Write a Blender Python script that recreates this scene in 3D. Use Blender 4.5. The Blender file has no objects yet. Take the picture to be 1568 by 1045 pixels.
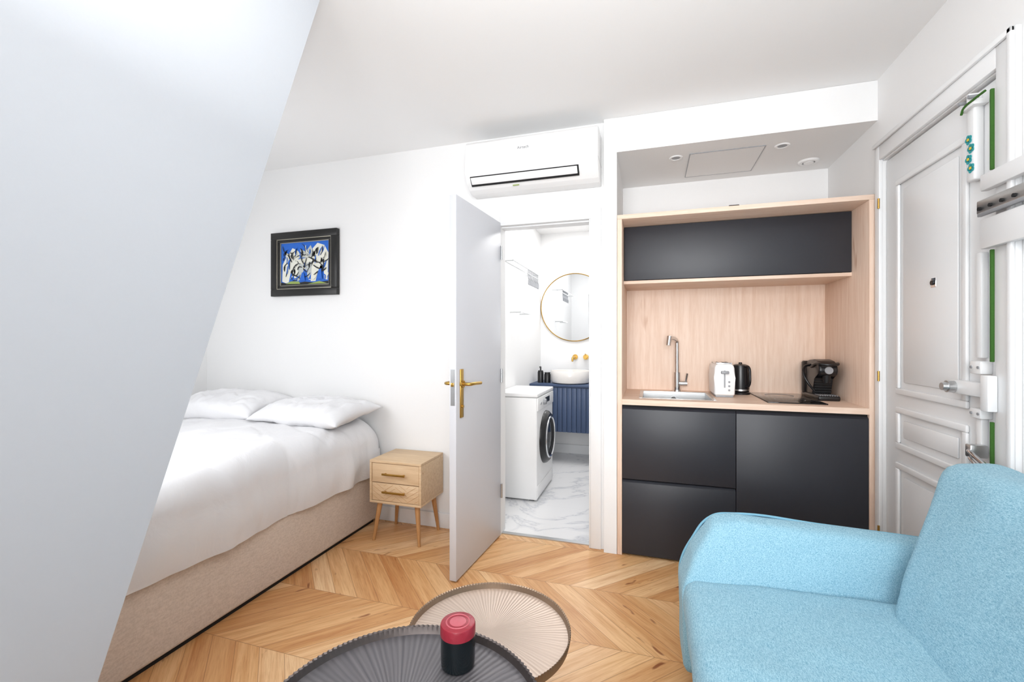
import bpy, bmesh, math, random
from mathutils import Vector, Matrix, noise
random.seed(4)
S=bpy.context.scene
COL=S.collection
try:
    S.view_settings.view_transform='Standard'
    S.view_settings.look='None'
    S.view_settings.exposure=0.0
except Exception: pass

# ------------------------------------------------------------ materials
def lin(c):
    return tuple(((v/255)/12.92 if v/255<=0.04045 else (((v/255)+0.055)/1.055)**2.4) for v in c)+(1,)
class NT:
    def __init__(s,name):
        s.m=bpy.data.materials.new(name); s.m.use_nodes=True
        s.t=s.m.node_tree; s.b=s.t.nodes['Principled BSDF']
    def n(s,ty,**k):
        o=s.t.nodes.new(ty)
        for a,b in k.items(): setattr(o,a,b)
        return o
    def l(s,a,b): s.t.links.new(a,b)
    def math(s,op,a,b=None,c=None):
        o=s.n('ShaderNodeMath',operation=op)
        for i,v in enumerate((a,b,c)):
            if v is None: continue
            if isinstance(v,(int,float)): o.inputs[i].default_value=v
            else: s.l(v,o.inputs[i])
        return o.outputs[0]
    def xyz(s,x,y,z):
        o=s.n('ShaderNodeCombineXYZ')
        for i,v in enumerate((x,y,z)):
            if isinstance(v,(int,float)): o.inputs[i].default_value=v
            else: s.l(v,o.inputs[i])
        return o.outputs[0]
    def obj(s): return s.n('ShaderNodeTexCoord').outputs['Object']
    def mapping(s,v,scale):
        o=s.n('ShaderNodeMapping'); s.l(v,o.inputs[0]); o.inputs['Scale'].default_value=scale; return o.outputs[0]
    def noise(s,v,scale,detail=3,rough=.5,dist=0):
        o=s.n('ShaderNodeTexNoise'); s.l(v,o.inputs['Vector']); o.inputs['Scale'].default_value=scale
        o.inputs['Detail'].default_value=detail; o.inputs['Roughness'].default_value=rough; o.inputs['Distortion'].default_value=dist
        return o.outputs[0]
    def ramp(s,f,stops):
        o=s.n('ShaderNodeValToRGB'); s.l(f,o.inputs[0]); e=o.color_ramp.elements
        while len(e)<len(stops): e.new(.5)
        for i,(p,c) in enumerate(stops): e[i].position=p; e[i].color=c
        return o.outputs[0]
    def mix(s,f,a,b,bt='MIX'):
        o=s.n('ShaderNodeMix',data_type='RGBA',blend_type=bt)
        if isinstance(f,(int,float)): o.inputs[0].default_value=f
        else: s.l(f,o.inputs[0])
        for i,v in ((6,a),(7,b)):
            if isinstance(v,tuple): o.inputs[i].default_value=v
            else: s.l(v,o.inputs[i])
        return o.outputs[2]
    def bump(s,h,strength=.2,dist=.01):
        o=s.n('ShaderNodeBump'); o.inputs['Strength'].default_value=strength; o.inputs['Distance'].default_value=dist
        s.l(h,o.inputs['Height']); s.l(o.outputs[0],s.b.inputs['Normal'])
    def set(s,color=None,rough=.5,metal=0,**k):
        if color is not None:
            if isinstance(color,tuple): s.b.inputs['Base Color'].default_value=color
            else: s.l(color,s.b.inputs['Base Color'])
        s.b.inputs['Roughness'].default_value=rough; s.b.inputs['Metallic'].default_value=metal
        for a,b in k.items(): s.b.inputs[a.replace('_',' ')].default_value=b
        return s.m
def simple(name,rgb,rough=.5,metal=0,bump=0,bscale=60,var=.04,**k):
    t=NT(name); c=lin(rgb)
    nz=t.noise(t.obj(),bscale,3)
    d=tuple(v*(1-var) for v in c[:3])+(1,)
    col=t.mix(nz,c,d)
    if bump: t.bump(nz,bump,.003)
    return t.set(col,rough,metal,**k)

M_wall=simple('wall_paint',(241,241,241),.75,0,.05,90,.015)
M_cheek_shade=simple('wall_paint_cheek_shade',(195,200,207),.8,0,.05,90,.015)  # wall paint darkened; the cheek's shade is put into its colour
M_ceil=simple('ceiling_paint',(242,242,242),.85,0,.03,60,.01)
M_trim=simple('white_lacquer',(238,239,240),.35,0,0,20,.01)
M_door=simple('door_lacquer',(214,216,222),.4,0,0,20,.01)
M_white=simple('white_plastic',(241,241,241),.3,0,0,20,.01)
M_brass=simple('brushed_brass',(196,158,84),.3,1,0,40,.1)
M_chrome=simple('chrome',(215,217,220),.14,1,0,40,.05)
M_steel=simple('brushed_steel',(205,207,208),.32,1,.1,200,.08)
M_blackfront=simple('matt_charcoal_laminate',(44,46,53),.45,0,.12,12,.12)
M_black=simple('black_plastic',(22,22,25),.3,0,0,30,.1)
M_darkgap=simple('dark_gap',(20,20,22),.8,0,0,30,.1)
M_glass=simple('ceramic_glass',(18,18,20),.06,0,0,30,.05)
M_blue=simple('navy_vanity_lacquer',(62,80,112),.45,0,0,30,.05)
M_green=simple('green_felt',(62,110,40),.9,0,.2,200,.3)
M_teal=simple('teal_sticker',(40,160,165),.6,0,0,60,.1)
M_yellow=simple('yellow_sticker',(230,200,60),.6,0,0,60,.1)
M_red=simple('red_lid_lacquer',(158,42,58),.35,0,.3,90,.1)
M_redlt=simple('red_lid_relief',(200,100,112),.4,0,0,90,.1)
M_candle=simple('dark_candle_glass',(12,22,26),.1,0,0,30,.1)
M_grey=simple('grey_plastic',(150,152,156),.4,0,0,30,.05)
M_ceramic=simple('ceramic',(236,232,228),.2,0,0,30,.02)
M_frameblk=simple('black_frame',(24,23,22),.4,0,.1,60,.1)
M_silver=simple('silver_line',(190,185,170),.35,.6,0,60,.1)
M_washglass=simple('washer_glass',(35,38,44),.08,0,0,60,.1)

t=NT('mirror_glass'); M_mirror=t.set(lin((238,240,242)),.02,1)

def fabric(name,a,b,scale=260,bs=.5,rough=.95):
    t=NT(name); o=t.obj()
    n1=t.noise(t.mapping(o,(1,1,1)),scale,2,.7)
    n2=t.noise(t.mapping(o,(1,.25,1)),scale*1.2,2,.6)
    f=t.math('MULTIPLY',t.math('ADD',n1,n2),.5)
    c=t.ramp(f,[(.36,lin(b)),(.62,lin(a))])
    t.bump(f,bs,.003)
    return t.set(c,rough,0)
M_sofa=fabric('blue_melange_fabric',(166,206,220),(106,158,184),330,.5)
M_sofa.node_tree.nodes['Principled BSDF'].inputs['Sheen Weight'].default_value=.1
M_piping=simple('blue_piping',(122,172,194),.9,0,.2,200,.1)
M_bedbase=fabric('beige_bed_upholstery',(228,214,201),(209,194,180),120,.3)
t=NT('white_bed_linen'); o=t.obj(); nz=t.noise(o,7,5,.55,.6); t.bump(nz,.35,.02); M_linen=t.set(t.mix(nz,lin((238,238,239)),lin((231,231,234))),.85,0)

def wood(name,a,b,grain=(14,14,.9),knots=True,rough=.5,contrast=1.0):
    t=NT(name); o=t.obj()
    g=t.mapping(o,grain)
    n1=t.noise(g,3.2,6,.6,.35); n2=t.noise(t.mapping(o,tuple(v*5 for v in grain)),3,3,.6)
    f=t.math('ADD',t.math('MULTIPLY',n1,.75),t.math('MULTIPLY',n2,.25))
    c=t.ramp(f,[(.36,lin(b)),(.62,lin(a))])
    if knots:
        kn=t.noise(t.mapping(o,tuple(max(1.0,v*.35) for v in grain)),2.6,2,.5)
        kr=t.ramp(kn,[(.70,(1,1,1,1)),(.78,lin((205,175,150)))])
        c=t.mix(.8,c,kr,'MULTIPLY')
    t.bump(f,.08,.002)
    return t.set(c,rough,0)
M_kwood=wood('kitchen_oak',(237,213,195),(224,194,172))
M_kwoodx=wood('kitchen_oak_horizontal',(237,214,196),(223,193,171),(.9,14,14))
M_nwood=wood('nightstand_oak',(226,198,162),(208,176,138),(1.2,18,18))
M_nleg=wood('nightstand_leg',(200,150,98),(172,122,74),(18,18,1.2))

# chevron floor
t=NT('oak_chevron_parquet'); o=t.obj()
sp=t.n('ShaderNodeSeparateXYZ'); t.l(o,sp.inputs[0]); X,Y=sp.outputs[0],sp.outputs[1]
W=.42; PW=.09*1.4142
yy=t.math('SUBTRACT',Y,2.29-W*10)
tri=t.math('PINGPONG',yy,W)
band=t.math('FLOOR',t.math('DIVIDE',yy,W))
c=t.math('SUBTRACT',X,tri)
cc=t.math('DIVIDE',t.math('ADD',c,20.0),PW)
idx=t.math('FLOOR',cc); fr=t.math('FRACT',cc)
wn=t.n('ShaderNodeTexWhiteNoise',noise_dimensions='2D'); t.l(t.xyz(idx,band,0),wn.inputs['Vector'])
al=t.math('ADD',X,tri)
g=t.xyz(t.math('MULTIPLY',al,1.6),t.math('MULTIPLY',c,22),t.math('MULTIPLY',wn.outputs[0],37))
n1=t.noise(g,1.0,6,.62,.5)
g2=t.xyz(t.math('MULTIPLY',al,6),t.math('MULTIPLY',c,110),t.math('MULTIPLY',wn.outputs[0],11))
n2=t.noise(g2,1.0,3,.6)
base=t.ramp(wn.outputs[0],[(0,lin((216,162,108))),(.35,lin((231,183,129))),(.7,lin((240,197,145))),(1,lin((248,213,168)))])
grain=t.ramp(n1,[(.3,lin((222,192,162))),(.6,lin((255,255,255)))])
col=t.mix(.75,base,grain,'MULTIPLY')
fine=t.ramp(n2,[(.3,lin((225,205,185))),(.55,lin((255,255,255)))])
col=t.mix(.6,col,fine,'MULTIPLY')
kn=t.noise(t.xyz(t.math('MULTIPLY',al,4),t.math('MULTIPLY',c,12),wn.outputs[0]),1.3,2,.5)
kr=t.ramp(kn,[(.69,lin((255,255,255))),(.76,lin((150,95,55)))])
col=t.mix(.8,col,kr,'MULTIPLY')
e1=t.math('MINIMUM',fr,t.math('SUBTRACT',1.0,fr))
fy=t.math('FRACT',t.math('DIVIDE',yy,W)); e2=t.math('MINIMUM',fy,t.math('SUBTRACT',1.0,fy))
edge=t.math('MAXIMUM',t.math('LESS_THAN',e1,.013),t.math('LESS_THAN',e2,.0035))
col=t.mix(t.math('MULTIPLY',edge,.6),col,lin((140,88,50)))
hgt=t.math('SUBTRACT',t.math('MULTIPLY',n1,.25),edge)
t.bump(hgt,.15,.002)
M_floor=t.set(col,.34,0)

# marble
t=NT('white_marble_tile'); o=t.obj()
n=t.noise(o,1.5,7,.6,1.4); v=t.math('ABSOLUTE',t.math('SUBTRACT',n,.5))
c=t.ramp(v,[(0,lin((208,210,215))),(.008,lin((230,231,234))),(.035,lin((245,245,246)))])
sp=t.n('ShaderNodeSeparateXYZ'); t.l(o,sp.inputs[0])
jx=t.math('LESS_THAN',t.math('FRACT',t.math('DIVIDE',t.math('ADD',sp.outputs[0],5.05),.6)),.004)
jy=t.math('LESS_THAN',t.math('FRACT',t.math('DIVIDE',t.math('ADD',sp.outputs[1],.25),.6)),.004)
c=t.mix(t.math('MULTIPLY',t.math('MAXIMUM',jx,jy),.2),c,lin((190,190,192)))
M_marble=t.set(c,.22,0)

def tray(name,a,b,rough,metal):
    t=NT(name); o=t.obj(); sp=t.n('ShaderNodeSeparateXYZ'); t.l(o,sp.inputs[0])
    ang=t.math('ARCTAN2',sp.outputs[1],sp.outputs[0])
    nz=t.noise(o,6,3)
    s=t.math('SINE',t.math('ADD',t.math('MULTIPLY',ang,110),t.math('MULTIPLY',nz,6)))
    r2=t.noise(t.xyz(t.math('MULTIPLY',ang,9),0,0),2.5,3)
    f=t.math('ADD',t.math('MULTIPLY',s,.12),r2)
    c=t.ramp(f,[(.25,lin(b)),(.75,lin(a))])
    t.bump(s,.3,.0012)
    return t.set(c,rough,metal)
M_trayD=tray('dark_ribbed_metal',(124,121,124),(94,92,96),.42,.4)
M_trayB=tray('bronze_ribbed_metal',(216,198,184),(192,172,157),.42,.3)
M_rimD=simple('dark_rim_metal',(104,96,94),.35,.7,0,60,.2)
M_rimB=simple('bronze_rim_metal',(160,138,118),.35,.7,0,60,.2)

# ------------------------------------------------------------ mesh helpers
def group(name,loc=(0,0,0)):
    e=bpy.data.objects.new(name,None); e.location=loc; e.empty_display_size=.1; COL.objects.link(e); return e
def fin(name,bm,mat,parent=None,smooth=True,ang=35,origin=None):
    me=bpy.data.meshes.new(name)
    bmesh.ops.recalc_face_normals(bm,faces=bm.faces[:])
    if origin is not None: bmesh.ops.translate(bm,verts=bm.verts[:],vec=-Vector(origin))
    bm.to_mesh(me); bm.free()
    for m in (mat if isinstance(mat,list) else [mat]): me.materials.append(m)
    if smooth:
        for p in me.polygons: p.use_smooth=True
        if ang: me.set_sharp_from_angle(angle=math.radians(ang))
    o=bpy.data.objects.new(name,me); COL.objects.link(o)
    if origin is not None: o.location=origin
    if parent:
        o.parent=parent; o.matrix_parent_inverse=Matrix.Translation(parent.location).inverted()
    return o
def addbox(bm,x0,x1,y0,y1,z0,z1,bev=0,seg=2):
    r=bmesh.ops.create_cube(bm,size=1); vs=r['verts']
    for v in vs:
        v.co=Vector(((x0+x1)/2+v.co.x*(x1-x0),(y0+y1)/2+v.co.y*(y1-y0),(z0+z1)/2+v.co.z*(z1-z0)))
    if bev>0:
        es=list({e for v in vs for e in v.link_edges})
        bmesh.ops.bevel(bm,geom=es,offset=bev,segments=seg,profile=.5,affect='EDGES')
def box(name,x0,x1,y0,y1,z0,z1,mat,parent=None,bev=0,seg=2,origin=None):
    bm=bmesh.new(); addbox(bm,x0,x1,y0,y1,z0,z1,bev,seg); return fin(name,bm,mat,parent,bev>0,origin=origin)
def boxes(name,lst,mat,parent=None,bev=0,seg=2):
    bm=bmesh.new()
    for b in lst: addbox(bm,*b,bev=bev,seg=seg)
    return fin(name,bm,mat,parent,bev>0)
def hexa(name,v8,mat,parent,bev=.03,seg=4,vox=0,disp=0,dscale=.25,sm=0):
    bm=bmesh.new(); vs=[bm.verts.new(p) for p in v8]
    for f in ((3,2,1,0),(4,5,6,7),(0,1,5,4),(1,2,6,5),(2,3,7,6),(3,0,4,7)): bm.faces.new([vs[i] for i in f])
    if bev: bmesh.ops.bevel(bm,geom=bm.edges[:],offset=bev,segments=seg,profile=.5,affect='EDGES')
    o=fin(name,bm,mat,parent,True,None if vox else 35)
    if vox: soft(o,vox,disp,dscale,sm)
    return o
def soft(o,vox,disp,dscale,sm=6):
    m=o.modifiers.new('rem','REMESH'); m.mode='VOXEL'; m.voxel_size=vox; m.use_smooth_shade=True
    if sm:
        m=o.modifiers.new('sm','SMOOTH'); m.iterations=sm; m.factor=.5
    if disp:
        tx=bpy.data.textures.new('cl','CLOUDS'); tx.noise_scale=dscale; tx.noise_depth=2
        m=o.modifiers.new('d','DISPLACE'); m.texture=tx; m.strength=disp; m.mid_level=.5; m.texture_coords='LOCAL'
def prism(name,pts,axis,a0,a1,mat,parent=None,bev=0,seg=2,ang=35):
    bm=bmesh.new()
    def P(u,v,w): return {'x':(w,u,v),'y':(u,w,v),'z':(u,v,w)}[axis]
    A=[bm.verts.new(P(u,v,a0)) for u,v in pts]; B=[bm.verts.new(P(u,v,a1)) for u,v in pts]
    bm.faces.new(A); bm.faces.new(B[::-1]); n=len(pts)
    for i in range(n): bm.faces.new((A[i],B[i],B[(i+1)%n],A[(i+1)%n]))
    if bev: bmesh.ops.bevel(bm,geom=bm.edges[:],offset=bev,segments=seg,profile=.5,affect='EDGES')
    return fin(name,bm,mat,parent,True,ang)
def cyl(name,p0,p1,r0,r1,mat,parent=None,seg=32):
    bm=bmesh.new(); p0=Vector(p0);p1=Vector(p1); d=p1-p0
    bmesh.ops.create_cone(bm,cap_ends=True,segments=seg,radius1=r0,radius2=r1,depth=d.length)
    q=Vector((0,0,1)).rotation_difference(d.normalized())
    for v in bm.verts: v.co=q@v.co+(p0+p1)/2
    return fin(name,bm,mat,parent)
def lathe(name,prof,center,mat,parent=None,seg=64,axis='z',ang=35,closed=False,wave=None):
    bm=bmesh.new(); rings=[]
    for k,(r,z) in enumerate(prof):
        ring=[]
        if r<1e-6:
            ring=[bm.verts.new((0,0,z))]*seg
        else:
            for i in range(seg):
                a=2*math.pi*i/seg; rr=r
                if wave and k in wave: rr=r*(1+wave[k]*(1 if i%2 else -1))
                ring.append(bm.verts.new((rr*math.cos(a),rr*math.sin(a),z)))
        rings.append(ring)
    for A,B in zip(rings,rings[1:]):
        for i in range(seg):
            q=[A[i],A[(i+1)%seg],B[(i+1)%seg],B[i]]; u=[]
            for v in q:
                if v not in u: u.append(v)
            if len(u)>2:
                try: bm.faces.new(u)
                except ValueError: pass
    for v in bm.verts:
        x,y,z=v.co
        if axis=='y': v.co=(x,-z,y)
        if axis=='x': v.co=(z,x,y)
        v.co+=Vector(center)
    return fin(name,bm,mat,parent,True,ang,origin=center)
def tube(name,pts,r,mat,parent=None,cyc=False,smooth=True,res=8):
    cu=bpy.data.curves.new(name,'CURVE'); cu.dimensions='3D'; cu.bevel_depth=r; cu.bevel_resolution=4; cu.use_fill_caps=True
    if smooth:
        s=cu.splines.new('BEZIER'); s.bezier_points.add(len(pts)-1)
        for b,p in zip(s.bezier_points,pts): b.co=p; b.handle_left_type=b.handle_right_type='AUTO'
        s.resolution_u=res
    else:
        s=cu.splines.new('POLY'); s.points.add(len(pts)-1)
        for b,p in zip(s.points,pts): b.co=(*p,1)
    s.use_cyclic_u=cyc
    o=bpy.data.objects.new(name,cu); COL.objects.link(o)
    me=bpy.data.meshes.new_from_object(o); bpy.data.objects.remove(o)
    for p in me.polygons: p.use_smooth=True
    me.materials.clear(); me.materials.append(mat)
    o=bpy.data.objects.new(name,me); COL.objects.link(o)
    if parent:
        o.parent=parent; o.matrix_parent_inverse=Matrix.Translation(parent.location).inverted()
    return o

# ------------------------------------------------------------ room shell
H=2.60; XL=-3.48; XR=1.11; YN=2.75; YK=2.71; YS=-.7
OX0,OX1,OZ=-.93,-.346,2.02
box('floor',XL-.1,XR+.12,YS-.1,2.79,-.1,0,M_floor)
box('floor_bathroom',-1.35,-.1,2.79,5.15,-.1,0,M_marble)
box('ceiling',XL-.1,XR+.2,YS-.1,3.5,H,H+.1,M_ceil)
box('ceiling_bathroom',-1.3,-.186,YN+.1,5.1,2.5,2.595,M_ceil)
boxes('wall_north',[(XL-.1,OX0,YN,YN+.1,0,H),(OX0,OX1,YN,YN+.1,OZ,H),(OX1,-.262,YN,YN+.1,0,H)],M_wall)
boxes('wall_kitchen_niche',[(-.262,-.186,YK,3.37,0,H),(-.186,XR,3.37,3.47,0,2.395)],M_wall)
box('wall_kitchen_bulkhead',-.186,XR,YK,3.47,2.395,H-.001,M_wall)
boxes('wall_east',[(XR,XR+.1,2.66,3.47,0,H),(XR,XR+.1,1.885,2.66,2.168,H),(XR,XR+.1,YS,1.885,0,H)],M_wall)
box('wall_west',XL-.1,XL,YS,YN,0,H,M_wall)
boxes('wall_south',[(-1.17,-.75,YS-.1,YS,0,H),(.75,XR+.1,YS-.1,YS,0,H),(-.75,.75,YS-.1,YS,0,.75),(-.75,.75,YS-.1,YS,2.3,H)],M_wall)
SL=lambda z:.494+.343*z
prism('wall_mansard_slope',[(YS-.1,0),(SL(0),0),(SL(H),H-.001),(YS-.1,H-.001)],'x',XL,-1.17,M_cheek_shade)
boxes('wall_bathroom',[(-1.3,-1.2,YN+.1,5.0,0,2.5),(-1.3,-.186,5.0,5.1,0,2.5),(-.262,-.186,3.37,5.0,0,2.5)],M_wall)
boxes('baseboard_north',[(XL,OX0-.07,YN-.014,YN,0,.10)],M_trim,bev=.003)
boxes('baseboard_east',[(XR-.014,XR,YS,1.78,0,.10)],M_trim,bev=.003)
boxes('baseboard_bathroom',[(-1.2,-.262,4.985,5.0,0,.10)],M_trim,bev=.003)
boxes('trim_1',[(OX0-.065,OX0,YN-.012,YN,0,OZ+.065),(OX1,OX1+.065,YN-.012,YN,0,OZ+.065),(OX0,OX1,YN-.012,YN,OZ,OZ+.065),
  (OX1-.008,OX1,YN-.012,YN+.1,0,OZ),(OX0,OX1,YN+.02,YN+.1,OZ-.01,OZ)],M_trim,bev=.003)
boxes('trim_2',[(OX0+.0,OX1,YN+.02,YN+.055,-.003,.006)],M_steel)
boxes('trim_3',[(XR-.018,XR,2.655,2.70,0,2.26),(XR-.018,XR,1.79,1.875,0,2.26),(XR-.018,XR,1.875,2.655,2.172,2.26),
 (XR-.03,XR-.018,1.79,1.81,0,2.26),(XR-.03,XR-.018,1.79,2.70,2.24,2.26),(XR+.065,XR+.1,1.885,2.66,2.14,2.168)],M_trim,bev=.004)
box('added_door_backing',XR+.1,XR+.13,1.8,2.75,0,2.3,M_darkgap)  # added dark sheet behind the leaf, stops light leaking through the door gap
w=group('window_1',(0,YS,1.5))
boxes('frame',[(-.75,-.69,YS-.08,YS-.02,.75,2.3),(.69,.75,YS-.08,YS-.02,.75,2.3),(-.69,.69,YS-.08,YS-.02,.75,.82),(-.69,.69,YS-.08,YS-.02,2.24,2.3),(-.04,.04,YS-.08,YS-.02,.82,2.24)],M_trim,w,bev=.004)
w=group('added_skylight',(-2.4,SL(1.6),1.6))  # made-up skylight, out of view, added to bring light to the bed side
sn=Vector((0,1,-.343)).normalized(); su=Vector((0,.343,1)).normalized()
def onslope(u,v,h): return Vector((u,SL(0),0))+su*v+sn*h
for nm,(u0,u1,v0,v1) in {'frame_left':(-2.95,-2.89,1.05,2.2),'frame_right':(-1.81,-1.75,1.05,2.2),'frame_bottom':(-2.89,-1.81,1.05,1.11),'frame_top':(-2.89,-1.81,2.14,2.2)}.items():
    hexa(nm,[onslope(u0,v0,0),onslope(u1,v0,0),onslope(u1,v1,0),onslope(u0,v1,0),onslope(u0,v0,.03),onslope(u1,v0,.03),onslope(u1,v1,.03),onslope(u0,v1,.03)],M_trim,w,bev=.004,seg=2)

# ------------------------------------------------------------ bathroom door (open leaf)
d=group('door_2',(-.925,2.742,0))
phi=math.atan2(-.605,-.041)
def dl(o):
    o.matrix_parent_inverse=Matrix.Identity(4); o.rotation_euler=(0,0,0); return o
dl(box('leaf',0,.61,-.04,0,.008,2.04,M_door,d,bev=.002))
for s,y in ((1,0),(-1,-.04)):
    nm='front' if s>0 else 'rear'
    y1=y+s*.008
    dl(box('plate_'+nm,.538,.572,min(y,y1),max(y,y1),.86,1.12,M_brass,d,bev=.003))
    dl(cyl('rosette_'+nm,(.555,y,1.04),(.555,y+s*.016,1.04),.019,.019,M_brass,d))
    dl(tube('lever_'+nm,[(.555,y+s*.01,1.04),(.555,y+s*.045,1.04),(.548,y+s*.056,1.04),(.50,y+s*.058,1.04),(.43,y+s*.058,1.037)],.009,M_brass,d,smooth=False))
    dl(cyl('key_'+nm,(.555,y,.92),(.555,y+s*.014,.92),.009,.009,M_brass,d))
dl(box('strike_plate',.61,.612,-.032,-.008,.93,1.12,M_steel,d))
dl(box('latch',.61,.62,-.028,-.014,1.03,1.05,M_brass,d,bev=.002))
for z in (.25,1.0,1.8): dl(cyl('hinge',(0,.006,z),(0,.006,z+.09),.007,.007,M_steel,d))
d.rotation_euler=(0,0,phi)

# ------------------------------------------------------------ entry door
d=group('door_1',(XR,2.27,0))
lx=XR+.012
box('leaf',lx,lx+.04,1.893,2.652,.008,2.16,M_trim,d,bev=.003)
def panel(y0,y1,z0,z1,nm):
    f=.028
    boxes(nm+'_moulding',[(lx-.012,lx,y0,y1,z0,z0+f),(lx-.012,lx,y0,y1,z1-f,z1),(lx-.012,lx,y0,y0+f,z0+f,z1-f),(lx-.012,lx,y1-f,y1,z0+f,z1-f)],M_trim,d,bev=.005,seg=3)
    box(nm+'_field',lx-.006,lx,y0+f+.03,y1-f-.03,z0+f+.03,z1-f-.03,M_trim,d,bev=.004)
panel(2.05,2.545,1.02,2.03,'panel_upper'); panel(2.05,2.545,.765,.96,'panel_middle'); panel(2.05,2.545,.14,.70,'panel_lower')
box('number_plate',lx-.008,lx,2.24,2.275,1.49,1.53,M_chrome,d,bev=.003)
cyl('peephole',(lx-.014,2.257,1.51),(lx,2.257,1.51),.01,.01,M_black,d)
for z in (.3,1.07,1.93): cyl('hinge_brass',(XR-.02,2.653,z),(XR-.02,2.653,z+.05),.005,.005,M_brass,d)
k=group('security_lock',(XR,1.95,1))
boxes('rod_cover',[(lx-.03,lx,1.975,2.015,1.84,2.12)],M_trim,k,bev=.006,seg=3)
boxes('rod_cover_lower',[(lx-.022,lx,1.955,1.985,1.21,1.58),(lx-.022,lx,1.955,1.985,.87,1.0)],M_trim,k,bev=.005)
boxes('top_bracket',[(lx-.045,lx,1.95,2.03,2.095,2.115),(lx-.04,lx,1.985,2.0,2.115,2.15)],M_trim,k,bev=.005)
tube('top_hook',[(XR-.03,2.02,2.090),(XR-.034,2.0,2.104),(XR-.034,1.95,2.110),(XR-.03,1.90,2.114)],.004,M_green,k)
for y_ in (1.97,2.02): cyl('bracket_screw',(lx-.05,y_,2.13),(lx-.02,y_,2.13),.006,.006,M_grey,k,16)
boxes('lock_case_upper',[(XR-.042,XR-.018,1.62,1.905,1.775,1.83),(XR-.042,XR-.018,1.62,1.905,1.58,1.68)],M_trim,k,bev=.004)
box('bolt_plate',XR-.046,XR-.018,1.62,1.915,1.70,1.745,M_steel,k,bev=.004)
box('bolt_bar',XR-.052,XR-.04,1.62,1.90,1.688,1.70,M_grey,k,bev=.002)
for i in range(6): cyl('bolt_screw_%d'%i,(XR-.052,1.645+i*.05,1.715),(XR-.045,1.645+i*.05,1.715),.006,.006,M_darkgap,k,16)
boxes('lock_case_middle',[(lx-.035,lx,1.935,1.99,1.155,1.20),(lx-.035,lx,1.935,1.99,1.0,1.035)],M_trim,k,bev=.004)
boxes('lock_keep',[(XR-.045,XR-.018,1.862,1.90,1.035,1.155)],M_trim,k,bev=.004)
box('lock_arm',lx-.038,lx,1.91,2.10,1.075,1.125,M_trim,k,bev=.006)
for y_ in (1.945,1.98):
    for z_ in (1.178,1.017): cyl('lock_screw',(lx-.038,y_,z_),(lx-.03,y_,z_),.005,.005,M_grey,k,16)
cyl('lock_cylinder',(lx-.06,2.07,1.10),(lx-.03,2.07,1.10),.022,.022,M_steel,k)
cyl('lock_knob',(lx-.075,2.07,1.10),(lx-.06,2.07,1.10),.014,.017,M_steel,k)
for z0,z1 in ((1.84,2.11),(1.20,1.575),(.86,1.0)):
    box('felt_strip',XR-.026,XR-.016,1.879,1.888,z0,z1,M_green,k,bev=.002)
tube('chain_arm',[(XR-.04,1.96,.885),(XR-.06,1.92,.89),(XR-.065,1.86,.872),(XR-.06,1.79,.845)],.007,M_chrome,k)
tube('chain_arm_lower',[(XR-.04,1.95,.865),(XR-.07,1.9,.87),(XR-.07,1.82,.835)],.005,M_chrome,k)
boxes('chain_bracket',[(XR-.05,XR-.0,1.935,1.965,.865,.91)],M_steel,k,bev=.004)
st=group('flower_sticker',(lx-.036,1.995,2.0))
for i in range(4):
    z=1.885+i*.035; yc=1.995+(.006 if i%2 else -.006)
    bm=bmesh.new()
    for a in range(5):
        an=a*2*math.pi/5
        m=Matrix.Translation((lx-.0315,yc+.010*math.cos(an),z+.010*math.sin(an)))@Matrix.Rotation(math.pi/2,4,'Y')
        bmesh.ops.create_cone(bm,cap_ends=True,segments=16,radius1=.0075,radius2=.0075,depth=.002,matrix=m)
    fin('petals_%d'%i,bm,M_teal,st,False)
    cyl('centre_%d'%i,(lx-.0345,yc,z),(lx-.031,yc,z),.005,.005,M_yellow,st,16)

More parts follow.
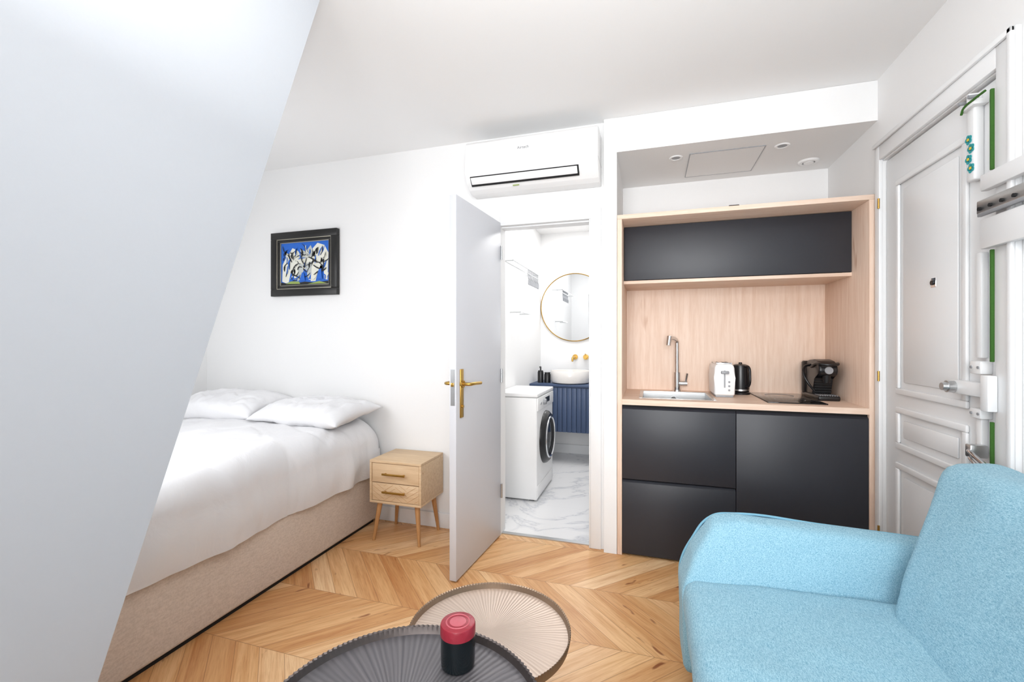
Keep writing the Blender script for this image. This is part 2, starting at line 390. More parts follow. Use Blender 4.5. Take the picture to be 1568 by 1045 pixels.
# ------------------------------------------------------------ bed
b=group('bed',(-2.56,1.75,0))
bx0,bx1,by0,by1=-3.40,-1.835,.82,2.725
box('base',bx0,bx1,by0,by1,.02,.35,M_bedbase,b,bev=.02,seg=4)
box('plinth',bx0+.03,bx1-.02,by0+.03,by1-.03,0,.03,M_darkgap,b)
box('mattress',bx0+.02,bx1-.06,by0+.03,by1-.01,.35,.66,M_linen,b,bev=.06,seg=5)
bm=bmesh.new(); NI,NJ=150,130; grid=[]
Ltop=(-1.96)-(bx0-.0); R=.15; Lar=R*math.pi/2; Ld=.22; LT=Ltop+Lar+Ld
for i in range(NI+1):
    y=.80+(by1-.80)*i/NI; row=[]
    for j in range(NJ+1):
        s=LT*j/NJ
        if s<Ltop: x=bx0+s; z=.715; n=Vector((0,0,1)); side=0
        elif s<Ltop+Lar:
            a=(s-Ltop)/R; x=-1.96+R*math.sin(a); z=.715-R+R*math.cos(a); n=Vector((math.sin(a),0,math.cos(a))); side=a/(math.pi/2)
        else:
            q=(s-Ltop-Lar); x=-1.81+.012*math.sin(q/Ld*3.1); z=.715-R-q; n=Vector((1,0,0)); side=1+q/Ld
        p=Vector((x,y,z))
        w1=noise.noise(Vector((x*1.7,y*1.7,1)))*.026
        w2=(1-abs(noise.noise(Vector((x*3.5+y*1.5,y*2.2-x,4)))*2.2))*.014
        w3=noise.noise(Vector((y*7+s*1.5,s*1.2,9)))*.013*min(side,1.6)
        w4=noise.noise(Vector((x*9,y*9,s*6)))*.004
        w5=-max(0,1-abs(noise.noise(Vector((x*2.3-y*1.1,y*4.5+x*1.4,14))))*14)*.008
        p+=n*(w1+w2*.8+w3+w4+w5)
        if side>1.9: p.z+=noise.noise(Vector((y*3,0,3)))*.008
        p.z+= .012*math.sin(min(1,max(0,(x-bx0)/1.4))*math.pi) if side<1 else 0
        e=max(0,(.95-y)/.15)
        if side<1: p.z-=e*e*.10*(1-side)
        e2=max(0,(y-2.62)/.105); 
        if side<1.2: p.z-=e2*e2*.05; 
        p.x-= e2*e2*.03*min(side,1)
        row.append(bm.verts.new(p))
    grid.append(row)
for i in range(NI):
    for j in range(NJ): bm.faces.new((grid[i][j],grid[i][j+1],grid[i+1][j+1],grid[i+1][j]))
for gi in (0,NI):
    low=[bm.verts.new((v.co.x,v.co.y,.36)) for v in grid[gi]]
    for j in range(NJ):
        try: bm.faces.new((grid[gi][j],grid[gi][j+1],low[j+1],low[j]))
        except ValueError: pass
inn=[bm.verts.new((grid[i][NJ].co.x-.03,grid[i][NJ].co.y,grid[i][NJ].co.z+.004)) for i in range(NI+1)]
for i in range(NI): bm.faces.new((grid[i][NJ],inn[i],inn[i+1],grid[i+1][NJ]))
fin('duvet',bm,M_linen,b,True,60)
def pillow(name,cx,cy,cz,w,dp,h,rx,rz,seed):
    bm=bmesh.new(); N=60
    Mx=Matrix.Translation((cx,cy,cz))@Matrix.Rotation(rz,4,'Z')@Matrix.Rotation(rx,4,'X')
    def f(u,v,sg):
        t=((1-abs(u)**3.2)*(1-abs(v)**3.2))
        t=max(t,0)**.55
        x=u*w/2*(1-.07*(1-v*v)*abs(u)**4+.03*v*v); y=v*dp/2*(1-.10*(1-u*u)*abs(v)**4+.03*u*u)
        z=sg*h/2*t-.02*(u*u*u*u)*(v*v)
        n=noise.noise(Vector((x*7+seed,y*7,sg)))*.024*t+ (1-abs(noise.noise(Vector((x*13+seed,y*8,2))))*2)*.012*t
        n-=max(0,1-abs(noise.noise(Vector((x*5+y*6+seed,y*5-x*3,5))))*9)*.010*t
        return Mx@Vector((x,y,z+n*sg*.9+noise.noise(Vector((x*4,y*4,seed)))*.008))
    gs={}
    for sg in (1,-1):
        for i in range(N+1):
            for j in range(N+1):
                u=-1+2*i/N; v=-1+2*j/N
                if sg<0 and (i in(0,N) or j in (0,N)): gs[sg,i,j]=gs[1,i,j]
                else: gs[sg,i,j]=bm.verts.new(f(u,v,sg))
        for i in range(N):
            for j in range(N): bm.faces.new((gs[sg,i,j],gs[sg,i+1,j],gs[sg,i+1,j+1],gs[sg,i,j+1]))
    return fin(name,bm,M_linen,None,True,None)
pillow('pillow',-2.15,2.47,.80,.72,.45,.15,math.radians(7),math.radians(-3),1)
pillow('pillow',-2.93,2.48,.81,.76,.45,.16,math.radians(9),math.radians(4),7)

# ------------------------------------------------------------ nightstand
n=group('nightstand',(-1.535,2.57,0))
nx0,nx1,ny0,ny1,nz0,nz1=-1.70,-1.335,2.43,2.735,.245,.515
boxes('carcass',[(nx0,nx1,ny0,ny1,nz1-.016,nz1),(nx0,nx1,ny0,ny1,nz0,nz0+.014),(nx0,nx0+.014,ny0,ny1,nz0+.014,nz1-.016),(nx1-.014,nx1,ny0,ny1,nz0+.014,nz1-.016),(nx0+.014,nx1-.014,ny0+.02,ny1,nz0+.014,nz1-.016)],M_nwood,n,bev=.002)
box('drawer_upper',nx0+.017,nx1-.017,ny0+.004,ny0+.02,nz0+.132,nz1-.019,M_nwood,n,bev=.002)
box('drawer_lower',nx0+.017,nx1-.017,ny0+.004,ny0+.02,nz0+.017,nz0+.127,M_nwood,n,bev=.002)
bm=bmesh.new(); xa,xb=nx0+.02,nx1-.02; za,zb=nz0+.02,nz0+.124
nv=4; wv=(xb-xa)/nv
for kx in range(nv):
    for q in range(-3,5):
        x0=xa+kx*wv; x1=x0+wv; z0=za+q*.03; dz=.05*(1 if kx%2 else -1)
        za0,za1=(z0,z0+dz)
        pts=[]
        for tt in range(13):
            tq=tt/12; zz=za0+(za1-za0)*tq
            if za<=zz<=zb: pts.append((x0+(x1-x0)*tq,zz))
        if len(pts)>1:
            (ax,az),(cx_,cz_)=pts[0],pts[-1]
            vs=[bm.verts.new(p) for p in ((ax,ny0+.003,az-.0009),(cx_,ny0+.003,cz_-.0009),(cx_,ny0+.003,cz_+.0009),(ax,ny0+.003,az+.0009))]
            bm.faces.new(vs)
fin('inlay_lines',bm,M_nleg,n,False)
for z in (nz0+.19,nz0+.078):
    boxes('handle',[(-1.60,-1.44,ny0-.022,ny0-.014,z-.006,z+.006),(-1.59,-1.58,ny0-.014,ny0+.004,z-.004,z+.004),(-1.46,-1.45,ny0-.014,ny0+.004,z-.004,z+.004)],M_brass,n,bev=.0015)
for ax,ay,sx,sy in ((nx0+.05,ny0+.045,-1,-1),(nx1-.05,ny0+.045,1,-1),(nx0+.05,ny1-.05,-1,1),(nx1-.05,ny1-.05,1,1)):
    cyl('leg',(ax+sx*.03,ay+sy*(.03 if sy<0 else .02),0),(ax,ay,nz0),.009,.017,M_nleg,n,24)

# ------------------------------------------------------------ picture
p=group('framed_picture',(-2.48,YN,1.855))
px0,px1,pz0,pz1=-2.785,-2.18,1.612,2.098
def ringf(nm,x0,x1,z0,z1,wd,y0,y1,mat,bev=.003):
    boxes(nm,[(x0,x1,y0,y1,z0,z0+wd),(x0,x1,y0,y1,z1-wd,z1),(x0,x0+wd,y0,y1,z0+wd,z1-wd),(x1-wd,x1,y0,y1,z0+wd,z1-wd)],mat,p,bev=bev)
ringf('frame_outer',px0,px1,pz0,pz1,.052,YN-.035,YN-.001,M_frameblk)
ringf('frame_line',px0+.05,px1-.05,pz0+.05,pz1-.05,.007,YN-.03,YN-.002,M_silver,.001)
ringf('frame_inner',px0+.056,px1-.056,pz0+.056,pz1-.056,.022,YN-.026,YN-.002,M_frameblk,.002)
ringf('frame_line_inner',px0+.077,px1-.077,pz0+.077,pz1-.077,.005,YN-.022,YN-.002,M_silver,.001)
ax0,ax1,az0,az1=px0+.081,px1-.081,pz0+.081,pz1-.081
M_pb=simple('paint_blue',(36,104,204),.5); M_pw=simple('paint_cream',(232,232,220),.5); M_pk=simple('paint_black',(24,26,30),.5); M_pg=simple('paint_green',(150,170,90),.5); M_pgr=simple('paint_grey',(190,196,194),.5)
box('canvas',ax0,ax1,YN-.012,YN-.003,az0,az1,M_pb,p)
lay=[0]
def shape(nm,pts,mat):
    lay[0]+=1; y=YN-.0122-.0001*lay[0]
    bm=bmesh.new(); vs=[bm.verts.new((ax0+(ax1-ax0)*u,y,az0+(az1-az0)*v)) for u,v in pts]
    f=bm.faces.new(vs); bmesh.ops.triangulate(bm,faces=[f]); fin(nm,bm,mat,p,False)
def stroke(nm,pts,wd,mat):
    L=[];Rr=[]
    for i,(u,v) in enumerate(pts):
        a=pts[max(0,i-1)]; c2=pts[min(len(pts)-1,i+1)]; dx,dy=c2[0]-a[0],c2[1]-a[1]; q=math.hypot(dx,dy) or 1
        w_=wd*(.35+.65*math.sin(math.pi*(i+.5)/len(pts)))
        L.append((u-dy/q*w_,v+dx/q*w_)); Rr.append((u+dy/q*w_,v-dx/q*w_))
    shape(nm,L+Rr[::-1],mat)
shape('ground',[(0,0),(1,0),(1,.08),(.7,.05),(.5,.08),(.2,.04),(0,.08)],M_pk)
shape('creature_left',[(.02,.10),(.03,.5),(.10,.66),(.08,.80),(.16,.74),(.24,.88),(.36,.80),(.44,.62),(.40,.4),(.34,.16),(.28,.10),(.26,.34),(.20,.30),(.16,.08),(.1,.06)],M_pw)
shape('creature_centre',[(.34,.10),(.36,.46),(.42,.66),(.40,.84),(.52,.78),(.62,.92),(.68,.74),(.66,.5),(.62,.24),(.56,.12),(.54,.34),(.48,.38),(.42,.12)],M_pgr)
shape('creature_right',[(.62,.08),(.64,.42),(.70,.62),(.66,.84),(.76,.96),(.90,.90),(.98,.72),(.97,.35),(.96,.10),(.90,.12),(.88,.42),(.82,.44),(.76,.26),(.72,.08)],M_pw)
shape('bridge_cream',[(.22,.52),(.46,.48),(.70,.56),(.78,.68),(.60,.64),(.42,.60),(.26,.66)],M_pw)
shape('grass',[(.1,.04),(.4,.03),(.38,.09),(.2,.10)],M_pg); shape('grass_right',[(.55,.02),(.95,.02),(.8,.08)],M_pg)
for i in range(85):
    u=.05+.9*random.random(); v=.10+.66*random.random(); an=random.choice((1.2,1.5,1.9,.5,2.6,1.4)); L_=random.uniform(.10,.24); cv=random.uniform(-.05,.05)
    pts=[(u+L_*tq*math.cos(an)-cv*math.sin(3.14*tq)*math.sin(an),v+L_*tq*math.sin(an)+cv*math.sin(3.14*tq)*math.cos(an)) for tq in (0,.2,.4,.6,.8,1)]
    pts=[(min(.98,max(.02,a)),min(.96,c2)) for a,c2 in pts]
    stroke('stroke_%d'%i,pts,.006+.008*random.random(),(M_pk,M_pk,M_pw,M_pk,M_pb)[i%5])
shape('blue_patch',[(.40,.10),(.46,.30),(.50,.26),(.52,.10)],M_pb); shape('blue_patch_right',[(.76,.12),(.8,.34),(.85,.36),(.87,.12)],M_pb)

# ------------------------------------------------------------ air conditioner
a=group('air_conditioner',(-.69,YN,2.35))
AZ=.025
acx0,acx1=-1.095,-.28
prof=[(YN-.001,2.185),(YN-.001,2.485),(2.60,2.485),(2.565,2.478),(2.552,2.462),(2.545,2.30),(2.548,2.275),(2.575,2.235),(2.62,2.20),(2.66,2.185)]
prism('housing',[(y,z+AZ) for y,z in prof],'x',acx0,acx1,M_white,a,bev=.004,seg=2,ang=25)
def rotbox(nm,x0,x1,c,th,ln,ang,mat):
    bm=bmesh.new(); addbox(bm,x0,x1,-th/2,th/2,-ln/2,ln/2,bev=min(th,.006)*.4)
    for v in bm.verts:
        y,z=v.co.y,v.co.z; v.co.y=c[0]+y*math.cos(ang)-z*math.sin(ang); v.co.z=c[1]+AZ+y*math.sin(ang)+z*math.cos(ang)
    fin(nm,bm,mat,a,True)
rotbox('outlet',acx0+.03,acx1-.11,(2.573,2.238),.008,.062,math.radians(36),M_darkgap)
rotbox('louver',acx0+.038,acx1-.118,(2.560,2.236),.006,.044,math.radians(42),M_white)
box('panel_seam',acx0+.002,acx1-.002,2.5475,2.5485,2.290+AZ,2.292+AZ,M_grey,a)
box('side_seam',acx1-.0015,acx1+.0005,2.56,2.745,2.30+AZ,2.302+AZ,M_grey,a)
tc=bpy.data.curves.new('badge','FONT'); tc.body='Airtech'; tc.size=.024; tc.extrude=.0004; tc.align_x='CENTER'
to=bpy.data.objects.new('tmp',tc); COL.objects.link(to); me=bpy.data.meshes.new_from_object(to); bpy.data.objects.remove(to); me.materials.clear(); me.materials.append(M_grey)
to=bpy.data.objects.new('badge',me); COL.objects.link(to); to.location=(-.72,2.5465,2.395+AZ); to.rotation_euler=(math.pi/2,0,0)
to.parent=a; to.matrix_parent_inverse=Matrix.Translation(a.location).inverted()
box('indicator',-.80,-.76,2.60,2.604,2.197+AZ,2.203+AZ,M_pg,a)

# ------------------------------------------------------------ kitchenette
k=group('kitchenette',(.45,3.0,0))
kx0,kx1=-.184,1.102; ix0,ix1=-.156,1.074; KT=2.02; YB=3.31
boxes('surround_sides',[(kx0,ix0,YK,3.36,0,KT-.026),(ix1,kx1,YK,3.36,0,KT-.026)],M_kwood,k,bev=.0015)
box('surround_top',kx0,kx1,YK,3.36,KT-.026,KT,M_kwoodx,k,bev=.0015)
box('back_panel',ix0,ix1,YB,3.36,.9,KT-.026,M_kwood,k)
box('upper_cabinet',ix0+.003,ix1-.003,2.93,YB,1.668,KT-.029,M_blackfront,k,bev=.001)
box('upper_door',ix0+.003,ix1-.003,2.91,2.929,1.655,KT-.029,M_blackfront,k,bev=.0015)
box('upper_shelf',ix0,ix1,2.915,YB,1.632,1.652,M_kwoodx,k,bev=.001)
CT=.925; CB=.893; sx0,sx1,sy0,sy1=-.045,.355,2.80,3.19
boxes('countertop',[(ix0,sx0,YK-.004,YB,CB,CT),(sx1,ix1,YK-.004,YB,CB,CT),(sx0,sx1,YK-.004,sy0,CB,CT),(sx0,sx1,sy1,YB,CB,CT)],M_kwoodx,k)
box('carcass',ix0,ix1,YK+.03,YB,.03,.76,M_darkgap,k)
boxes('carcass_top',[(ix0,ix1,YK+.02,YK+.05,.76,CB),(.40,ix1,YK+.05,YB,.76,CB)],M_darkgap,k)
gap=.003; xs=.457
boxes('drawer_fronts',[(ix0+.002,xs-gap/2,YK,YK+.02,.455,.868),(ix0+.002,xs-gap/2,YK,YK+.02,.012,.435)],M_blackfront,k,bev=.0015)
box('dishwasher_front',xs+gap/2,ix1-.002,YK,YK+.02,.012,.868,M_blackfront,k,bev=.0015)
for nm,z,xa,xb in (('pull_upper',.868,ix0+.002,xs-.002),('pull_lower',.435,ix0+.002,xs-.002),('pull_right',.868,xs+.002,ix1-.002)):
    prism(nm,[(YK,z),(YK+.02,z),(YK+.02,z+.012),(YK+.014,z+.012)],'x',xa,xb,M_blackfront,k)
box('plinth',ix0,ix1,YK+.05,YK+.07,0,.03,M_darkgap,k)
s=group('kitchen_sink',(.155,3.0,CT))
boxes('rim',[(sx0-.015,sx0+.005,sy0-.012,sy1+.012,CT,CT+.003),(sx1-.005,sx1+.015,sy0-.012,sy1+.012,CT,CT+.003),(sx0,sx1,sy0-.012,sy0+.005,CT,CT+.003),(sx0,sx1,sy1-.005,sy1+.012,CT,CT+.003)],M_steel,s,bev=.001)
boxes('bowl',[(sx0+.003,sx0+.006,sy0+.003,sy1-.003,.775,CT),(sx1-.006,sx1-.003,sy0+.003,sy1-.003,.775,CT),(sx0+.003,sx1-.003,sy0+.003,sy0+.006,.775,CT),(sx0+.003,sx1-.003,sy1-.006,sy1-.003,.775,CT),(sx0+.003,sx1-.003,sy0+.003,sy1-.003,.77,.775)],M_steel,s)
cyl('drain',(.155,3.0,.775),(.155,3.0,.779),.045,.045,M_chrome,s)
cyl('overflow',(.155,sy1-.0065,.88),(.155,sy1-.01,.88),.016,.016,M_chrome,s)
f=group('kitchen_faucet',(.18,3.245,CT)); fx,fy=.18,3.245
cyl('base',(fx,fy,CT),(fx,fy,CT+.012),.027,.025,M_chrome,f); cyl('body',(fx,fy,CT+.01),(fx,fy,CT+.13),.022,.021,M_chrome,f)
cyl('riser',(fx,fy,CT+.12),(fx,fy,CT+.345),.013,.013,M_chrome,f)
tube('spout',[(fx,fy,CT+.30),(fx-.003,fy-.006,CT+.345),(fx-.02,fy-.04,CT+.362),(fx-.055,fy-.12,CT+.364)],.0125,M_chrome,f)
cyl('spray_head',(fx-.052,fy-.115,CT+.375),(fx-.06,fy-.13,CT+.315),.017,.015,M_chrome,f)
cyl('lever_hub',(fx+.01,fy,CT+.055),(fx+.065,fy,CT+.055),.018,.018,M_chrome,f)
tube('lever',[(fx+.055,fy,CT+.06),(fx+.06,fy-.01,CT+.09),(fx+.065,fy-.02,CT+.125)],.006,M_chrome,f)
hgrp=group('ceramic_hob',(.775,3.02,CT))
box('glass',.63,.92,2.785,3.28,CT,CT+.006,M_glass,hgrp,bev=.002)
for cy in (2.93,3.15):
    lathe('ring',[(.075,0),(.077,.0004),(.079,0)],(.775,cy,CT+.0061),M_grey,hgrp,48)
tg=group('toaster',(.438,3.08,CT)); tx=.438
prism('body',[(tx-.058,CT+.012),(tx+.058,CT+.012),(tx+.060,CT+.12),(tx+.056,CT+.185),(tx+.044,CT+.205),(tx-.044,CT+.205),(tx-.056,CT+.185),(tx-.060,CT+.12)],'y',2.97,3.23,M_white,tg,bev=.012,seg=4,ang=50)
box('foot',tx-.05,tx+.05,2.98,3.22,CT,CT+.014,M_grey,tg,bev=.003)
boxes('slots',[(tx-.036,tx-.012,3.0,3.2,CT+.203,CT+.2065),(tx+.012,tx+.036,3.0,3.2,CT+.203,CT+.2065)],M_darkgap,tg)
boxes('top_trim',[(tx-.044,tx-.038,2.99,3.21,CT+.203,CT+.211),(tx+.038,tx+.044,2.99,3.21,CT+.203,CT+.211),(tx-.04,tx+.04,2.988,2.996,CT+.203,CT+.211)],M_chrome,tg,bev=.001)
box('lever_slot',tx-.004,tx+.004,2.967,2.972,CT+.06,CT+.165,M_grey,tg); box('lever',tx-.022,tx+.022,2.945,2.970,CT+.145,CT+.162,M_grey,tg,bev=.004)
for q in (.045,.07,.095): cyl('button_%d'%int(q*1000),(tx+.025,2.972,CT+q),(tx+.025,2.966,CT+q),.006,.006,M_grey,tg,16)
kg=group('kettle',(.565,3.2,CT))
lathe('body',[(0,.02),(.052,.02),(.053,.03),(.050,.12),(.047,.175),(.044,.188),(.03,.194),(0,.196)],(.565,3.2,CT),M_black,kg)
lathe('power_base',[(0,0),(.056,0),(.057,.012),(.05,.018),(0,.018)],(.565,3.2,CT),M_black,kg)
lathe('steel_band',[(.0515,.024),(.0545,.024),(.0545,.034),(.0515,.034)],(.565,3.2,CT),M_steel,kg)
tube('handle',[(.585,3.16,CT+.182),(.60,3.13,CT+.178),(.605,3.12,CT+.13),(.60,3.13,CT+.06),(.59,3.155,CT+.05)],.008,M_black,kg)
prism('spout',[(.505,CT+.15),(.52,CT+.185),(.535,CT+.185),(.535,CT+.14)],'y',3.185,3.215,M_black,kg,bev=.003)
cyl('lid_knob',(.565,3.2,CT+.194),(.565,3.2,CT+.206),.012,.009,M_black,kg,24)
cg=group('coffee_machine',(.985,3.1,CT)); cx=.985
prism('body',[(2.985,CT+.145),(2.975,CT+.175),(2.985,CT+.205),(3.02,CT+.228),(3.08,CT+.237),(3.17,CT+.23),(3.24,CT+.20),(3.26,CT+.15),(3.26,CT+.02),(3.08,CT+.02),(3.07,CT+.13)],'x',cx-.048,cx+.048,M_black,cg,bev=.012,seg=4,ang=50)
box('base',cx-.055,cx+.055,2.965,3.27,CT,CT+.028,M_black,cg,bev=.008,seg=3)
boxes('drip_grid',[(cx-.045+i*.012,cx-.039+i*.012,2.975,3.06,CT+.028,CT+.031) for i in range(8)],M_grey,cg)
cyl('nozzle',(cx,3.01,CT+.10),(cx,3.01,CT+.15),.016,.022,M_black,cg)
tube('lever',[(cx-.052,3.10,CT+.19),(cx-.05,3.0,CT+.215),(cx-.035,2.962,CT+.21),(cx+.035,2.962,CT+.21),(cx+.05,3.0,CT+.215),(cx+.052,3.10,CT+.19)],.008,M_black,cg)
lathe('head_badge',[(0,.004),(.02,.004),(.022,0)],(cx,2.974,CT+.175),M_grey,cg,32,axis='y')
lathe('water_tank',[(0,0),(.05,0),(.052,.02),(.052,.19),(.045,.2),(0,.2)],(cx-.01,3.235,CT+.02),M_black,cg,32)
tube('capsule_basket',[(cx-.05,3.05,CT+.05),(cx-.085,3.05,CT+.10),(cx-.10,3.07,CT+.15),(cx-.085,3.1,CT+.19),(cx-.045,3.12,CT+.2)],.007,M_black,cg)
boxes('ribs',[(cx-.044,cx+.044,3.066,3.072,CT+.04+i*.016,CT+.046+i*.016) for i in range(5)],M_darkgap,cg,bev=.001)
SZ=2.395
hh=group('access_hatch',(.435,3.06,SZ))
box('panel',.235,.635,2.865,3.255,SZ-.003,SZ,M_wall,hh)
boxes('frame',[(.231,.235,2.861,3.259,SZ-.004,SZ),(.635,.639,2.861,3.259,SZ-.004,SZ),(.235,.635,2.861,2.865,SZ-.004,SZ),(.235,.635,3.255,3.259,SZ-.004,SZ)],M_grey,hh)
for x_,y_ in ((.155,2.90),(.73,2.90)):
    g_=group('downlight',(x_,y_,SZ))
    lathe('bezel',[(.024,0),(.026,-.004),(.036,-.005),(.04,0)],(x_,y_,SZ),M_white,g_,40); lathe('lens',[(0,-.002),(.025,-.002)],(x_,y_,SZ),M_grey,g_,40)
g_=group('ventilation_valve',(.95,3.2,SZ))
lathe('ring',[(.034,0),(.036,-.012),(.052,-.010),(.058,0)],(.95,3.2,SZ),M_white,g_,40); lathe('disc',[(0,-.016),(.026,-.014),(.028,-.006),(0,-.004)],(.95,3.2,SZ),M_white,g_,40)
lathe('throat',[(0,-.001),(.034,-.001)],(.95,3.2,SZ),M_darkgap,g_,40)
g_=group('led_driver',(.455,2.79,KT)); box('case',.43,.485,2.77,2.81,KT,KT+.022,M_black,g_,bev=.004); tube('cable',[(.485,2.79,KT+.006),(.52,2.81,KT+.004),(.57,2.92,KT+.004)],.003,M_black,g_)

# ------------------------------------------------------------ bathroom
w=group('washing_machine',(-1.02,3.69,0)); wx0,wx1,wy0,wy1,wz=-1.195,-.845,3.39,3.985,.855
box('cabinet',wx0,wx1,wy0,wy1,.012,wz-.035,M_white,w,bev=.012,seg=4)
box('top',wx0,wx1+.006,wy0,wy1,wz-.032,wz,M_white,w,bev=.008,seg=3)
box('control_panel',wx1-.004,wx1+.008,wy0+.01,wy1-.01,wz-.14,wz-.036,M_white,w,bev=.004)
box('display',wx1+.007,wx1+.010,wy0+.26,wy0+.42,wz-.105,wz-.06,M_black,w)
cyl('program_dial',(wx1+.006,wy0+.2,wz-.085),(wx1+.032,wy0+.2,wz-.085),.026,.022,M_grey,w)
cyl('button',(wx1+.006,wy0+.09,wz-.085),(wx1+.014,wy0+.09,wz-.085),.012,.012,M_steel,w,24)
wc=(wx1,wy0+.30,.46)
lathe('door_ring',[(.12,.018),(.165,.045),(.195,.04),(.215,.02),(.22,0)],wc,M_black,w,64,axis='x')
lathe('door_trim',[(.158,.043),(.164,.052),(.172,.05),(.176,.04)],wc,M_chrome,w,64,axis='x')
lathe('door_glass',[(0,.035),(.08,.034),(.14,.03),(.165,.02)],wc,M_washglass,w,64,axis='x')
box('kick_panel',wx1-.002,wx1+.004,wy0+.02,wy1-.02,.03,.12,M_white,w,bev=.002)
boxes('feet',[(wx0+.03,wx0+.07,wy0+.03,wy0+.07,0,.014),(wx1-.07,wx1-.03,wy0+.03,wy0+.07,0,.014),(wx0+.03,wx0+.07,wy1-.07,wy1-.03,0,.014),(wx1-.07,wx1-.03,wy1-.07,wy1-.03,0,.014)],M_black,w)
v=group('bathroom_vanity',(-.73,4.75,.6)); vy=4.5
box('cabinet',-1.198,-.264,vy+.015,4.984,.335,.80,M_blue,v)
bm=bmesh.new(); x_=-1.198
while x_<-.27:
    addbox(bm,x_,min(x_+.046,-.264),vy,vy+.016,.335,.79,bev=.004); x_+=.049
fin('fluted_front',bm,M_blue,v)
box('top',-1.199,-.263,vy-.01,4.99,.80,.825,M_blue,v,bev=.003)
wb=group('washbasin',(-.80,4.68,.825))
lathe('bowl',[(0,.0),(.16,.0),(.195,.01),(.205,.03),(.208,.125),(.204,.132),(.196,.128),(.19,.05),(.15,.025),(0,.02)],(-.80,4.68,.825),M_ceramic,wb,64)
bt=group('basin_faucet',(-.76,5.0,1.09))
cyl('spout_rosette',(-.80,5.0,1.09),(-.80,4.985,1.09),.03,.03,M_brass,bt); tube('spout',[(-.80,4.99,1.09),(-.80,4.88,1.09),(-.80,4.82,1.085),(-.80,4.80,1.05)],.011,M_brass,bt)
cyl('handle_rosette',(-.68,5.0,1.09),(-.68,4.985,1.09),.03,.03,M_brass,bt); cyl('handle',(-.68,4.985,1.09),(-.68,4.93,1.09),.02,.02,M_brass,bt); cyl('handle_pin',(-.68,4.94,1.09),(-.68,4.94,1.13),.004,.004,M_brass,bt,16)
mr=group('round_mirror',(-.81,5.0,1.65))
lathe('glass',[(0,.018),(.378,.018)],(-.81,5.0,1.65),M_mirror,mr,96,axis='y')
lathe('brass_frame',[(.375,0),(.375,.022),(.379,.026),(.385,.022),(.385,0)],(-.81,5.0,1.65),M_brass,mr,96,axis='y')
for nm,x_,y_,hh_,r_ in (('soap_dispenser',-1.115,4.64,.13,.032),('soap_dispenser',-1.045,4.66,.10,.035)):
    g_=group(nm,(x_,y_,.825))
    lathe('bottle',[(0,0),(r_,0),(r_,hh_*.85),(r_*.8,hh_),(0,hh_)],(x_,y_,.825),M_black,g_,32)
    if hh_>.11:
        cyl('pump',(x_,y_,.825+hh_),(x_,y_,.825+hh_+.04),.008,.008,M_black,g_,16); tube('nozzle',[(x_,y_,.825+hh_+.04),(x_+.0,y_-.04,.825+hh_+.038)],.006,M_black,g_,smooth=False)
    else: lathe('lid',[(0,.012),(r_*.9,.01),(r_*.95,0)],(x_,y_,.825+hh_),M_black,g_,32)
dr=group('towel_rack',(-1.2,4.0,1.9))
for z,ya,yb,xs_ in ((1.93,3.45,4.35,(-1.14,-1.06)),(1.53,3.8,4.15,(-1.10,))):
    for xx in xs_: tube('rail',[(xx,ya,z),(xx,yb,z)],.006,M_steel,dr,smooth=False)
    for yy_ in (ya+.02,yb-.02): tube('arm',[(-1.2,yy_,z),(xs_[-1],yy_,z)],.006,M_steel,dr,smooth=False)
for i in range(9):
    yy_=3.95+i*.045
    tube('peg_%d'%i,[(-1.065,yy_,1.93),(-1.065,yy_,1.86),(-1.06,yy_+.012,1.82),(-1.06,yy_-.004,1.79),(-1.06,yy_-.01,1.83)],.0045,M_grey,dr)
tube('hanger_bar',[(-1.065,3.93,1.89),(-1.065,4.34,1.89)],.004,M_steel,dr,smooth=False)

# ------------------------------------------------------------ coffee tables
def table(name,c,r,h,mt,mrim):
    g_=group(name,(c[0],c[1],0))
    lathe('tray',[(0,-.006),(r*.985,-.006),(r*.985,-.003),(r*.97,0),(0,0)],(c[0],c[1],h),mt,g_,128,ang=30)
    lathe('rim',[(r*.965,-.004),(r*.975,.004),(r*.988,.017),(r*1.0,.020),(r*1.0,.016),(r*.99,-.002),(r*.985,-.01),(r*.965,-.008)],(c[0],c[1],h),mrim,g_,300,ang=20,wave={2:.004,3:.006,4:.006,5:.003})
    lathe('under_ring',[(r*.62,-.02),(r*.65,-.02),(r*.65,-.006),(r*.62,-.006)],(c[0],c[1],h),mrim,g_,96)
    for i in range(3):
        an=math.radians(100+120*i) if r>.28 else math.radians(60+120*i)
        cyl('leg_%d'%(i+1),(c[0]+.72*r*math.cos(an),c[1]+.72*r*math.sin(an),0),(c[0]+.62*r*math.cos(an),c[1]+.62*r*math.sin(an),h-.008),.008,.011,mrim,g_,24)
    lathe('lower_ring',[(r*.66,0),(r*.67,.006),(r*.68,0),(r*.67,-.006),(r*.66,0)],(c[0],c[1],.12),mrim,g_,96)
    return g_
table('coffee_table',(-.509,.827),.318,.445,M_trayD,M_rimD)
table('side_table',(-.485,1.325),.255,.345,M_trayB,M_rimB)
c=group('scented_candle',(-.466,1.04,.445)); cc_=(-.466,1.04,.4455)
lathe('glass_jar',[(0,0),(.039,0),(.0425,.004),(.0435,.02),(.0435,.085),(0,.085)],cc_,M_candle,c,64)
lathe('lid',[(.0425,.080),(.0445,.081),(.0445,.104),(.043,.108),(.040,.1095),(0,.1095)],cc_,M_red,c,64)
lathe('lid_relief',[(.0,.1103),(.008,.1112),(.012,.1098),(.018,.1112),(.021,.1098)],cc_,M_redlt,c,48,ang=60)
lathe('lid_relief_outer',[(.027,.1098),(.029,.1112),(.031,.1098)],cc_,M_redlt,c,48,ang=60)

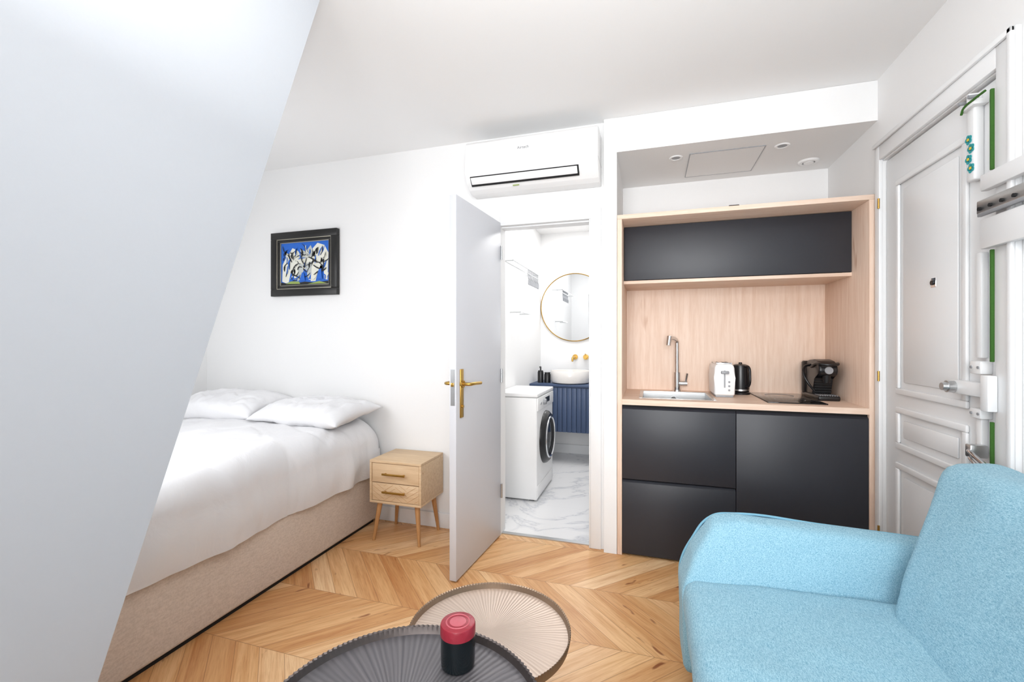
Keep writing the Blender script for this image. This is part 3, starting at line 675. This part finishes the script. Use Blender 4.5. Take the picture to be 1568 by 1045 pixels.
# ------------------------------------------------------------ sofa
s=group('sofa',(.6,1.15,0))
V=.014
hexa('base',[(.145,.5,.10),(1.06,.5,.10),(1.06,1.80,.10),(.145,1.80,.10),(.135,.5,.32),(1.06,.5,.32),(1.06,1.80,.32),(.135,1.80,.32)],M_sofa,s,.03,4,V,.004,.2,3)
hexa('seat_cushion',[(.108,.56,.29),(.80,.56,.29),(.80,1.72,.29),(.108,1.72,.29),(.115,.56,.425),(.82,.56,.445),(.82,1.73,.445),(.115,1.73,.425)],M_sofa,s,.05,6,V,.018,.2,4)
hexa('back_frame',[(.86,.36,.12),(1.085,.36,.12),(1.085,1.86,.12),(.86,1.86,.12),(.95,.38,.78),(1.085,.38,.80),(1.085,1.84,.80),(.95,1.84,.78)],M_sofa,s,.05,6,V,.006,.2,4)
hexa('back_cushion',[(.68,.56,.40),(.98,.56,.40),(.98,1.64,.40),(.68,1.64,.40),(.90,.50,.885),(1.065,.50,.89),(1.065,1.81,.89),(.90,1.81,.885)],M_sofa,s,.045,6,V,.02,.25,3)
def arm(nm,yo,yt,yi):
    prf=[(.112,.10),(.108,.38),(.15,.49),(.225,.602),(.30,.62),(.93,.60),(1.04,.58),(1.04,.10)]
    bm=bmesh.new(); A=[];B=[]
    for x,z in prf:
        k_=max(0,min(1,(z-.38)/.22))
        A.append(bm.verts.new((x,yo,z))); B.append(bm.verts.new((x,yi+(yt-yi)*k_,z-.015*k_)))
    bm.faces.new(A[::-1]); bm.faces.new(B)
    for i in range(len(prf)): j=(i+1)%len(prf); bm.faces.new((A[i],A[j],B[j],B[i]))
    bmesh.ops.recalc_face_normals(bm,faces=bm.faces[:])
    es=[e for e in bm.edges if e.calc_face_angle(0)>math.radians(50)]
    bmesh.ops.bevel(bm,geom=es,offset=.022,segments=5,profile=.5,affect='EDGES')
    o=fin(nm,bm,M_sofa,s,True,None); soft(o,V,.010,.25,3)
arm('arm_far',1.885,1.79,1.655); arm('arm_near',.34,.43,.58)
tube('piping',[(.113,1.868,.34),(.117,1.870,.40),(.157,1.870,.495),(.228,1.870,.592),(.30,1.870,.610),(.60,1.870,.603),(.90,1.870,.593)],.0045,M_piping,s)
for x_ in (.20,1.0):
    for y_ in (.45,1.76): cyl('foot',(x_,y_,0),(x_,y_,.11),.018,.026,M_nleg,s,24)

# ------------------------------------------------------------ lights
def area(name,loc,rot,sx,sy,power,col=(1,1,1),spread=180):
    l=bpy.data.lights.new(name,'AREA'); l.shape='RECTANGLE'; l.size=sx; l.size_y=sy; l.energy=power; l.color=col; l.spread=math.radians(spread)
    o=bpy.data.objects.new(name,l); o.location=loc; o.rotation_euler=rot; COL.objects.link(o); return o
area('window_daylight',(0,YS-.12,1.52),(math.radians(90),0,0),1.4,1.45,20,(.98,.99,1),75)
p0=onslope(-2.35,1.62,.012)
area('added_skylight_fill',p0,(math.radians(90)-math.atan(.343),0,0),1.0,.95,17,(.99,.995,1))  # added fill light for the bed corner, set in the made-up skylight
area('added_bathroom_fill',(-.7,4.0,2.49),(0,0,0),.6,1.2,17,(1,.99,.98))  # added area light to brighten the bathroom, no known fitting
LX,LY=-.1,.30
g_=group('added_pendant',(LX,LY,1.9)); lathe('bowl',[(0,-.09),(.12,-.07),(.22,0),(.225,.0),(.125,-.08),(0,-.1)],(LX,LY,1.88),M_white,g_,48); cyl('stem',(LX,LY,1.80),(LX,LY,H),.006,.006,M_brass,g_,16)  # made-up pendant, out of view, added to carry the ceiling uplight
area('added_pendant_uplight',(LX,LY,1.89),(math.radians(180),0,0),.4,.4,40,(1,.99,.975))  # added upward fill that brightens ceiling and walls by bounce

wd=bpy.data.worlds.new('World'); S.world=wd; wd.use_nodes=True
wd.node_tree.nodes['Background'].inputs[0].default_value=(.9,.95,1,1); wd.node_tree.nodes['Background'].inputs[1].default_value=1.0

# ------------------------------------------------------------ camera
cam=bpy.data.cameras.new('camera'); cam.sensor_width=36; cam.lens=680/1568*36; cam.clip_start=.02
co=bpy.data.objects.new('camera',cam); co.location=(0,0,1.27); co.rotation_euler=(math.radians(90),0,math.radians(17.2)); COL.objects.link(co); S.camera=co
